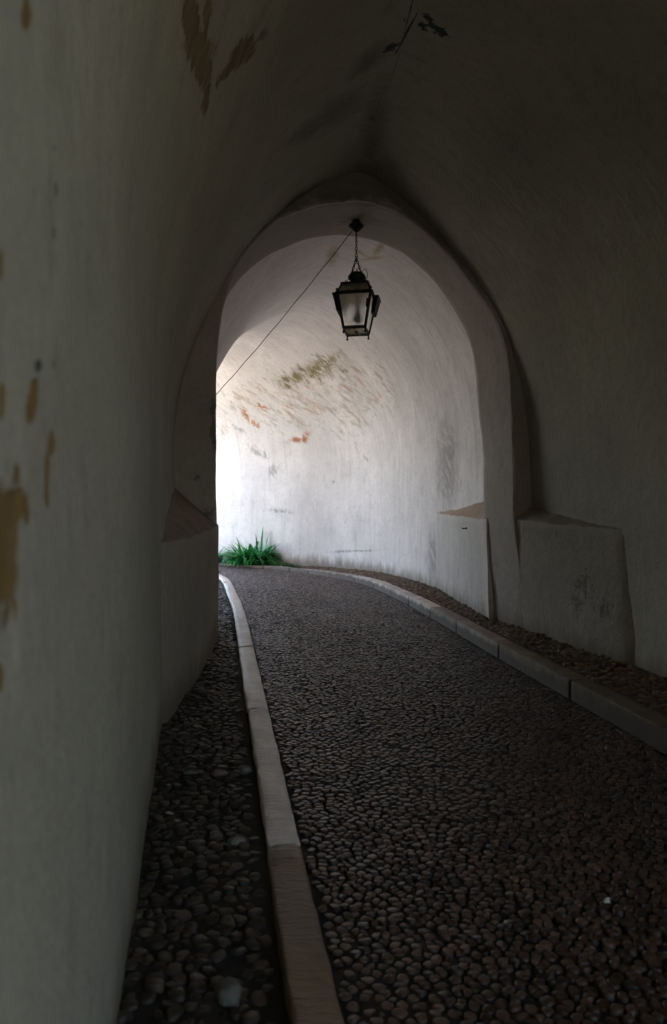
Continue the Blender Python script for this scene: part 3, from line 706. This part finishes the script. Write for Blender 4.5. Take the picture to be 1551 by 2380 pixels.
# ------------------------------------------------------------------ small primitives
class MB:
    def __init__(s): s.v, s.f = [], []
    def add(s, v, f):
        b = len(s.v); s.v += [tuple(x) for x in v]; s.f += [tuple(b + i for i in q) for q in f]
    def box8(s, P): s.add(P, [(0, 3, 2, 1), (4, 5, 6, 7), (0, 1, 5, 4), (1, 2, 6, 5), (2, 3, 7, 6), (3, 0, 4, 7)])
    def bar(s, a, b, w, d=None, up=(0, 0, 1)):
        a, b = Vector(a), Vector(b); d = d or w; t = (b - a).normalized(); u = t.cross(Vector(up))
        if u.length < .05: u = t.cross(Vector((0, 1, 0)))
        u.normalize(); w_ = u.cross(t).normalized()
        P = [p + u * (sx * w / 2) + w_ * (sy * d / 2) for p in (a, b) for sx, sy in ((-1, -1), (1, -1), (1, 1), (-1, 1))]
        s.box8(P)
    def tube(s, pts, r, n=8, rs=None):
        pts = [Vector(p) for p in pts]; rows = []
        for i, p in enumerate(pts):
            t = (pts[min(i + 1, len(pts) - 1)] - pts[max(i - 1, 0)]).normalized(); u = t.cross(Vector((.3, .1, 1)))
            if u.length < .1: u = t.cross(Vector((1, 0, 0)))
            u.normalize(); w = t.cross(u); rr = rs[i] if rs else r
            rows += [p + (u * math.cos(2 * math.pi * k / n) + w * math.sin(2 * math.pi * k / n)) * rr for k in range(n)]
        f = [(i * n + k, i * n + (k + 1) % n, (i + 1) * n + (k + 1) % n, (i + 1) * n + k) for i in range(len(pts) - 1) for k in range(n)]
        f.append(tuple(range(n))[::-1]); f.append(tuple((len(pts) - 1) * n + k for k in range(n)))
        s.add(rows, f)
    def lathe(s, prof_, c=(0, 0, 0), n=20):
        v = [(c[0] + r * math.cos(2 * math.pi * k / n), c[1] + r * math.sin(2 * math.pi * k / n), c[2] + z) for r, z in prof_ for k in range(n)]
        f = [(i * n + k, i * n + (k + 1) % n, (i + 1) * n + (k + 1) % n, (i + 1) * n + k) for i in range(len(prof_) - 1) for k in range(n)]
        f.append(tuple(range(n))[::-1]); f.append(tuple((len(prof_) - 1) * n + k for k in range(n)))
        s.add(v, f)
    def ball(s, c, r, n=10): s.lathe([(max(1e-4, r * math.sin(a)), -r * math.cos(a)) for a in np.linspace(0.05, math.pi - .05, 7)], c, n)
    def torus(s, M, R, Rl, r, n=14, m=6):
        v = []
        for i in range(n):
            a = 2 * math.pi * i / n; c = Vector((R * math.cos(a), 0, Rl * math.sin(a))); o = Vector((math.cos(a), 0, math.sin(a)))
            for k in range(m):
                b = 2 * math.pi * k / m; v.append(M @ (c + o * (r * math.cos(b)) + Vector((0, r * math.sin(b), 0))))
        s.add(v, [(i * m + k, ((i + 1) % n) * m + k, ((i + 1) % n) * m + (k + 1) % m, i * m + (k + 1) % m) for i in range(n) for k in range(m)])
    def chain(s, pts, pitch=.036, R=.0125, Rl=.0225, r=.0042):
        P = resample([tuple(p) for p in pts], 200, len(pts) > 2); L = np.r_[0, np.cumsum(np.linalg.norm(np.diff(P, axis=0), axis=1))]
        n = int(L[-1] / pitch)
        for i in range(n):
            q = (i + .5) * L[-1] / n; p = Vector([np.interp(q, L, P[:, c]) for c in range(3)]); p2 = Vector([np.interp(min(q + .02, L[-1]), L, P[:, c]) for c in range(3)])
            p1 = Vector([np.interp(max(q - .02, 0), L, P[:, c]) for c in range(3)]); t = (p2 - p1).normalized()
            M = Matrix.Translation(p) @ t.to_track_quat('Z', 'Y').to_matrix().to_4x4() @ Matrix.Rotation(math.radians(25 + 90 * (i % 2) + random.uniform(-12, 12)), 4, 'Z')
            s.torus(M, R, Rl, r)
    def build(s, name, mat, parent=None, smooth=False):
        o = new_mesh(name, s.v, s.f, mat, parent, smooth)
        return o

# ------------------------------------------------------------------ lantern
M_iron = simple('black_iron', (.018, .017, .016), .55, .3, .5, 60)
k = NT('frosted_glass'); co = k.n('NewGeometry').outputs['Position']; nz = k.noise(co, 9, 4)
k.link(k.mix(k.step(nz, .35, .7), (1, 1, 1), (.88, .88, .85)), k.b.inputs['Base Color']); k.b.inputs['Transmission Weight'].default_value = 1
k.b.inputs['Roughness'].default_value = .62; k.b.inputs['IOR'].default_value = 1.2
M_glass = k.m
k = NT('dirty_glass'); co = k.n('NewGeometry').outputs['Position']; nz = k.noise(co, 22, 5)
k.link(k.mix(k.step(nz, .4, .65), (.75, .70, .55), (.4, .34, .24)), k.b.inputs['Base Color']); k.b.inputs['Transmission Weight'].default_value = .75
k.b.inputs['Roughness'].default_value = .5; k.b.inputs['IOR'].default_value = 1.2
M_glass2 = k.m
LZ = 9.6; MM = LZ / F / 6.25
ax, _, atop = (828 - CX) / F * LZ, 0, EYE - (519 - HY) / F * LZ
lan = tag(empty('lantern', (ax, LZ, atop)), 'black iron lantern with frosted panes hanging by chains from the arch', 'lantern')
def zz(y): return -(y - 310) * MM
def child(o): return o
b = MB(); b.lathe([(.012, zz(232)), (.045, zz(262)), (.040, zz(290)), (.066, zz(310)), (.070, zz(335)), (.095, zz(345)), (.098, zz(352)), (.085, zz(372)), (.062, zz(400)), (.040, zz(425)), (.018, zz(436)), (.008, zz(446))], n=28)
rose = b.build('ceiling_rose', M_iron, lan, True)
b = MB(); b.lathe([(.030, 0), (.032, .02)], (0, 0, 0), 12)
b = MB(); b.chain([(0, 0, zz(440)), (.003, 0, zz(620)), (.002, 0, zz(790))]); b.torus(Matrix.Translation((.005, 0, zz(805))), .017, .017, .004)
b.build('chain', M_iron, lan, True)
# tilting body frame
body_M = Matrix.Translation((.008, 0, zz(1230))) @ Matrix.Rotation(math.radians(-8), 4, 'X') @ Matrix.Rotation(math.radians(1.0), 4, 'Y') @ Matrix.Rotation(math.radians(-11), 4, 'Z')
def bz(y): return -(y - 1230) * MM * 1.0
def T(p): return body_M @ Vector(p)
def place(mb, name, mat, smooth=False, parent=lan):
    mb.v = [tuple(T(p)) for p in mb.v]; return mb.build(name, mat, parent, smooth)
t0, t1, ztop, zbot = .198, .130, bz(1412), bz(1905)      # half widths at rim and at foot
n0, zn = .152, bz(1245)
cor = ((-1, -1), (1, -1), (1, 1), (-1, 1))
# frame: corner posts, rims
fb = MB()
for sx, sy in cor: fb.bar((sx * t0, sy * t0, ztop), (sx * t1, sy * t1, zbot), .024, .024, (sx, -sy, 0))
for i in range(4):
    a, c = cor[i], cor[(i + 1) % 4]
    fb.bar((a[0] * (t0 + .012), a[1] * (t0 + .012), ztop), (c[0] * (t0 + .012), c[1] * (t0 + .012), ztop), .030, .034)
    fb.bar((a[0] * t1, a[1] * t1, zbot), (c[0] * t1, c[1] * t1, zbot), .022, .026)
    fb.bar((a[0] * (t1 + .002), a[1] * (t1 + .002), zbot + .022), (c[0] * (t1 + .002), c[1] * (t1 + .002), zbot + .022), .008, .008)
frame = place(fb, 'frame', M_iron)
for i in range(4):       # finials on the foot corners and the rim corners
    sx, sy = cor[i]
    f = MB(); f.lathe([(.011, 0), (.008, -.022), (.006, -.026), (.013, -.036), (.014, -.044), (.010, -.053), (.003, -.057)][::-1], (sx * t1, sy * t1, zbot - .01), 10)
    place(f, 'finial', M_iron, True, lan)
    f = MB(); f.lathe([(.007, 0), (.006, .02), (.011, .028), (.012, .036), (.008, .043), (.002, .046)], (sx * (t0 + .008), sy * (t0 + .008), ztop + .012), 10)
    place(f, 'finial', M_iron, True, lan)
# roof frame and panes
rf = MB()
for i in range(4):
    a, c = cor[i], cor[(i + 1) % 4]
    rf.bar((a[0] * t0, a[1] * t0, ztop + .01), (a[0] * n0, a[1] * n0, zn), .020, .016, (a[0], -a[1], 0))
    rf.bar((a[0] * (n0 + .006), a[1] * (n0 + .006), zn), (c[0] * (n0 + .006), c[1] * (n0 + .006), zn), .022, .024)
    sx, sy = a; rf.ball((sx * (n0 + .008), sy * (n0 + .008), zn - .004), .013, 8); rf.bar((sx * .185, sy * .185, ztop + .045), (sx * .205, sy * .205, ztop + .062), .008)
rf.box8([(x * n0, y * n0, zn - .003) for x, y in cor] + [(x * .075, y * .075, zn + .018) for x, y in cor])
roof = place(rf, 'roof', M_iron)
def pane(pts, name, mat, parent, th=.003):
    P = [Vector(p) for p in pts]; n_ = (P[1] - P[0]).cross(P[2] - P[0]).normalized() * th
    g = MB(); g.box8([p for p in P] + [p + n_ for p in P]); return place(g, name, mat, False, parent)
for i in range(4):
    a, c = cor[i], cor[(i + 1) % 4]; s0, s1 = t0 - .004, t1 - .004
    pane([(a[0] * s1, a[1] * s1, zbot), (c[0] * s1, c[1] * s1, zbot), (c[0] * s0, c[1] * s0, ztop), (a[0] * s0, a[1] * s0, ztop)], 'pane', M_glass, frame)
    pane([(a[0] * s0, a[1] * s0, ztop + .012), (c[0] * s0, c[1] * s0, ztop + .012), (c[0] * n0, c[1] * n0, zn - .006), (a[0] * n0, a[1] * n0, zn - .006)], 'pane', M_glass2, roof)
# bottom panel
bp = pane([(-t1, -t1, zbot - .003), (-t1, t1, zbot - .003), (t1, t1, zbot - .003), (t1, -t1, zbot - .003)], 'bottom_panel', M_glass2, lan)
b = MB(); b.bar((0, -t1, zbot - .008), (0, t1, zbot - .008), .012, .006); b.add([(.030, 0, zbot - .014), (0, .045, zbot - .014), (-.030, 0, zbot - .014), (0, -.045, zbot - .014), (.030, 0, zbot - .006), (0, .045, zbot - .006), (-.030, 0, zbot - .006), (0, -.045, zbot - .006)], [(0, 3, 2, 1), (4, 5, 6, 7), (0, 1, 5, 4), (1, 2, 6, 5), (2, 3, 7, 6), (3, 0, 4, 7)])
place(b, 'ornament', M_iron, False, bp)
# side flaps standing off the left and right faces
for sx in (-1, 1):
    f = MB(); z1 = ztop + .014; z2 = ztop - .19; xo0 = t0 + .066; xo1 = t1 + (t0 - t1) * .62 + .046; xi0 = t0 + .004; xi1 = xo1 - .04; ya, yb = (-.02, .19) if sx > 0 else (-.17, .19)
    f.box8([(sx * xo0, ya, z1), (sx * xo0, yb, z1), (sx * xi0, yb, z1), (sx * xi0, ya, z1), (sx * xo1, ya * .8, z2), (sx * xo1, yb * .8, z2), (sx * xi1, yb * .8, z2), (sx * xi1, ya * .8, z2)])
    f.bar((sx * (xo0 - .03), ya, z1 + .004), (sx * (xo0 - .03), yb, z1 + .004), .075, .010)
    place(f, 'side_flap', M_iron)
b = MB(); b.ball((t0 * .93 - .035, -t0 + .028, ztop - .17), .010); b.bar((t0 * .83 - .002, -t0 + .012, ztop - .08), (t0 * .76, -t0 + .028, ztop - .16), .022, .014)
place(b, 'latch', M_iron)
# crown
b = MB(); b.lathe([(.080, 0.0), (.072, .012), (.066, .035), (.072, .060), (.094, .090), (.110, .112), (.110, .124), (.098, .134), (.096, .146), (.080, .164), (.050, .178), (.015, .184), (.007, .2), (.009, .215), (.003, .24)], (0, 0, zn + .010), 26)
place(b, 'crown', M_iron, True)
# bulb and holder
k = NT('bulb_glass'); k.b.inputs['Base Color'].default_value = (.10, .10, .09, 1); k.b.inputs['Roughness'].default_value = .3; M_bulb = k.m
b = MB(); b.lathe([(.012, zn), (.014, ztop - .06), (.026, ztop - .075), (.026, ztop - .17), (.018, ztop - .175)][::-1], (0.012, 0, 0), 14)
hold = place(b, 'lamp_holder', M_iron, True)
b = MB(); b.lathe([(.016, -.165), (.030, -.19), (.048, -.225), (.056, -.262), (.048, -.30), (.026, -.322), (.004, -.33)][::-1], (.012, 0, ztop), 18)
place(b, 'bulb', M_bulb, True, hold)
# two lower chains
for sx in (-1, 1):
    a = T((sx * (n0 - .012), -.09 * 0 + (-.11), zn + .02)); b = MB()
    b.chain([(.004, 0, zz(810)), (sx * .048 + .004, -.004, zz(1000)), (sx * .082 + .006, -.01, zz(1110)), tuple(a)], .033, .0115, .0205, .004)
    b.build('chain', M_iron, lan, True)
    a = T((sx * (n0 - .05), .1, zn + .02)); b = MB()
    b.chain([(.004, .004, zz(815)), (sx * .045 + .004, .02, zz(990)), (sx * .075 + .006, .04, zz(1110)), tuple(a)], .033, .0115, .0205, .004)
    b.build('chain', M_iron, lan, True)
b = MB(); c0 = T((.07, -.03, zn + .10)); b.tube(resample([(.068, -.01, zz(1030)), (.085, -.02, zz(992)), (.112, -.02, zz(990)), (.132, -.02, zz(1030)), (.134, -.02, zz(1085)), (.120, -.015, zz(1125)), tuple(c0)], 24), .004)
b.tube(resample([(-.035, -.01, zz(1035)), (-.02, -.01, zz(1052)), (.0, -.01, zz(1068)), (.015, -.005, zz(1085))], 8), .004)
b.build('flex', M_iron, lan, True)

# cable running from the ceiling rose to the wall beyond the arch
c0 = Vector((ax - .05, LZ, atop + zz(428))); zE = 10.9
c1 = Vector(((502 - CX) / F * zE, zE, EYE - (915 - HY) / F * zE)); dv_ = c1 - c0; c2 = c0 + dv_ * 1.13
pts = [c0 + (c2 - c0) * t + Vector((0, 0, -.05 * math.sin(math.pi * t) + .004 * math.sin(t * 40))) for t in np.linspace(0, 1, 40)]
b = MB(); b.tube(pts, .0048); tag(b.build('cable', simple('black_cable', (.012, .011, .010), .8), None, True), 'thin black cable slanting down left from the lantern mount', 'cable')

# little iron hook in the far plinth
r = uv_far(1075, 1228)
hx, hy = 1.87, 11.15
b = MB(); b.tube([(hx + .12, hy, 1.24), (hx - .02, hy, 1.24), (hx - .06, hy - .02, 1.235), (hx - .085, hy - .05, 1.25)], .007); b.ball((hx - .01, hy, 1.24), .016, 8)
tag(b.build('hook', simple('rusty_iron', (.10, .05, .03), .8), None, True), 'small rusty iron hook in the wall below the reddish plinth top beyond the arch', 'hook')

# ------------------------------------------------------------------ loose stones
def rock(name, px, py, h, sx, sy, sz, col, label, cat='stone', rough=.7, group=None):
    X, y = gpt(px, py, h)
    n, m = 20, 12; v = []
    sd_ = random.uniform(0, 50)
    for i in range(m + 1):
        a = math.pi * i / m
        for j in range(n):
            t = 2 * math.pi * j / n; d = Vector((math.sin(a) * math.cos(t), math.sin(a) * math.sin(t), math.cos(a)))
            q = 1 + .28 * n3(d.x + sd_, d.y, d.z, 1.3) + .10 * n3(d.x + sd_, d.y, d.z, 4)
            v.append((d.x * sx * q, d.y * sy * q, d.z * sz * q))
    f = [(i * n + j, (i + 1) * n + j, (i + 1) * n + (j + 1) % n, i * n + (j + 1) % n) for i in range(m) for j in range(n)]
    o = new_mesh(name, v, f, simple(name + '_surface', col, rough, 0, .35, 26)); o.location = (X, y, h + sz * .45)
    o.rotation_euler = (0, 0, random.uniform(-.4, .4))
    tag(o, label, cat, group)
rock('stone', 531, 2312, .075, .042, .060, .028, (.12, .12, .10), 'large pale grey stone on the left pavement at the bottom of the photo')
rock('stone', 549, 1960, .075, .040, .030, .018, (.17, .17, .15), 'smooth oval pale pebble on the left pavement beside the brown kerb stone')
rock('stone', 571, 1795, .075, .036, .034, .026, (.10, .098, .08), 'rounded grey stone against the left kerb, above the oval pebble')
rock('stone', 510, 1800, .075, .044, .028, .018, (.14, .10, .075), 'pinkish knobbly stone on the left pavement')
rock('stone', 445, 1796, .075, .044, .030, .018, (.08, .08, .055), 'flat olive grey stone on the left pavement near the wall')
rock('stone', 1213, 1556, .0, .034, .03, .022, (.27, .23, .18), 'small pale stone on the road against the right kerb')
b = MB()
X, y = gpt(1412, 2101, .01)
b.add([(X - .012, y, .014), (X + .010, y - .004, .016), (X + .014, y + .012, .030), (X - .002, y + .016, .024), (X - .014, y + .012, .016), (X, y + .004, .034)], [(0, 1, 5), (1, 2, 5), (2, 3, 5), (3, 4, 5), (4, 0, 5), (0, 4, 3, 2, 1)])
tag(b.build('litter', simple('white_paper', (.6, .6, .58), .8)), 'tiny crumpled scrap of white paper on the dark cobbles at lower right', 'litter')

# ------------------------------------------------------------------ plants
def leaf_mat(name, lo, hi, rough=.42):
    k = NT(name); at = k.n('Attribute', attribute_name='tone'); P = k.n('NewGeometry').outputs['Position']
    c = k.mix(at.outputs['Fac'], lo, hi); c = k.mix(k.step(k.noise(P, 14, 3), .5, .8, 0, .4), c, tuple(x * .7 for x in lo))
    k.link(c, k.b.inputs['Base Color']); k.b.inputs['Roughness'].default_value = rough
    tr = k.n('BsdfTranslucent'); k.link(c, tr.inputs[0]); ms = k.n('MixShader'); ms.inputs[0].default_value = .3
    out = k.t.nodes['Material Output']; k.link(k.b.outputs[0], ms.inputs[1]); k.link(tr.outputs[0], ms.inputs[2]); k.link(ms.outputs[0], out.inputs[0])
    return k.m
M_leaf = leaf_mat('strap_leaf', (.012, .13, .03), (.09, .55, .12))
M_leaf2 = leaf_mat('grey_leaf', (.05, .10, .05), (.20, .26, .17))
M_grass = leaf_mat('grass_blade', (.02, .07, .015), (.07, .16, .04), .6)
class Blades:
    def __init__(s): s.v, s.f, s.t = [], [], []
    def add(s, base, az, lean, L, w, droop, tone, n=9, curl=0):
        p = Vector(base); el = lean; rows = []
        side = Vector((-math.sin(az), math.cos(az), 0))
        for i in range(n + 1):
            t = i / n; wd = w * (.55 + .45 * min(1, t * 4)) * (1 - t ** 3.2) + .0008
            d = Vector((math.cos(az) * math.cos(el), math.sin(az) * math.cos(el), math.sin(el)))
            up = side.cross(d)
            rows.append((p - side * wd / 2 + up * wd * .18, p.copy(), p + side * wd / 2 + up * wd * .18))
            p = p + d * (L / n); el -= droop / n * (.4 + 1.4 * t); az += curl / n
            side = Vector((-math.sin(az), math.cos(az), 0))
        b0 = len(s.v)
        for r in rows: s.v += [tuple(x) for x in r]; s.t += [tone] * 3
        for i in range(n):
            a = b0 + i * 3; s.f += [(a, a + 3, a + 4, a + 1), (a + 1, a + 4, a + 5, a + 2)]
    def build(s, name, mat, parent=None):
        o = new_mesh(name, s.v, s.f, mat, parent, True)
        a = o.data.attributes.new('tone', 'FLOAT', 'POINT'); a.data.foreach_set('value', s.t)
        return o
def gh(x, y): return float(hR(y)) - .012
pc = Vector((-2.04, 19.95, 0)); pc.z = .045
B = Blades()
for i in range(330):
    r = .31 * math.sqrt(random.random()); a = random.uniform(0, 2 * math.pi)
    base = (pc.x + r * math.cos(a) * 1.35, pc.y + r * math.sin(a) * .55, .03)
    az = a + random.gauss(0, .6); L = random.uniform(.42, .84); 
    B.add(base, az, math.radians(random.uniform(38, 84)), L, random.uniform(.045, .085), random.uniform(.9, 3.0), random.random() ** 1.3, curl=random.gauss(0, .4))
for i in range(36):      # low outer leaves
    a = random.uniform(math.pi * .9, math.pi * 2.1)
    B.add((pc.x + .38 * math.cos(a), pc.y + .16 * math.sin(a), .03), a, math.radians(random.uniform(15, 50)), random.uniform(.28, .42), random.uniform(.02, .035), random.uniform(.8, 2), random.random(), curl=random.gauss(0, .4))
for (dx, az, el, L, w, dr) in ((.20, 1.2, 85, 1.0, .075, .25), (.25, .3, 82, .92, .065, .3), (.14, 2.0, 84, .82, .06, .3), (.42, .25, 66, .95, .06, .4), (.50, .1, 38, .82, .045, -.1), (.46, .05, 52, .7, .045, .9), (.52, -.1, 30, .88, .045, -.25), (.36, -.4, 60, .7, .045, 2.6), (-.35, 2.6, 75, .7, .02, .4), (-.5, 3.0, 80, .62, .015, .3)):
    B.add((pc.x + dx, pc.y + .05, .03), az, math.radians(el), L, w, dr, random.uniform(.0, .35))
pl = tag(empty('strap_leaf_plant', tuple(pc)), 'bushy bright green clump of long strap leaves at the foot of the white wall', 'plant')
o = B.build('foliage', M_leaf, pl); o.matrix_parent_inverse = pl.matrix_world.inverted(); o.location = (0, 0, 0)
for v in o.data.vertices: v.co -= pc
o.matrix_parent_inverse = Matrix.Identity(4)
# short thick stem hidden among the leaves
b = MB(); b.tube([(0, 0, -.05), (0, 0, .1)], .05, 10); b.build('stem', M_grass, pl, True)
B = Blades(); p2 = Vector((-3.02, 20.45, .05))
for i in range(60):
    a = random.uniform(0, 2 * math.pi); r = .22 * random.random()
    B.add((r * math.cos(a), r * math.sin(a) * .6, 0), a, math.radians(random.uniform(45, 80)), random.uniform(.35, .72), random.uniform(.02, .04), random.uniform(1, 3.2), random.random(), curl=random.gauss(0, .5))
o = B.build('grey_leaf_plant', M_leaf2); o.location = p2
tag(o, 'paler grey green plant half hidden behind the left pier', 'plant')
# fern
B = Blades()
for i in range(9):
    a = random.uniform(0, 6.28); el = math.radians(random.uniform(55, 80)); L = random.uniform(.35, .5)
    for q in range(16):
        t = q / 16; e = el - t * .9
        for sgn in (-1, 1): B.add((math.cos(a) * L * t * math.cos(el), math.sin(a) * L * t * math.cos(el), L * t * math.sin(el - .2 * t)), a + sgn * 1.2, .3, .055 * (1 - t) + .01, .008, .3, .5 + .5 * random.random(), n=2)
    B.add((0, 0, 0), a, el, L, .005, .3, .3, n=6)
o = B.build('fern', M_leaf2); o.location = (-2.72, 20.5, .05); tag(o, 'small feathery pale fern between the two leafy plants', 'fern')
# grass along the kerb
B = Blades()
def seed_y(x): return float(np.interp(-x, -KR[::-1, 0][::-1], KR[:, 1])) if False else float(np.interp(x, KR[::-1, 0], KR[::-1, 1]))
for i in range(2600):
    x = random.uniform(-4.2, -.75) if i < 2100 else random.gauss(-1.02, .13)
    y = seed_y(x) + KW_R * 1.2 + random.uniform(0, .5 if x < -1.2 else .28) + .02
    B.add((x, y, .02), random.uniform(0, 6.28), math.radians(random.uniform(45, 88)), random.uniform(.04, .15) * (1.5 if i >= 2350 else 1), random.uniform(.003, .008), random.uniform(.2, 1.6), random.random(), n=3)
o = B.build('grass', M_grass); tag(o, kind='stuff'); o['label'] = 'short tufts of dark grass along the far kerb around the plants'; o['category'] = 'grass'
# crumbs of earth and small weeds at the wall foot
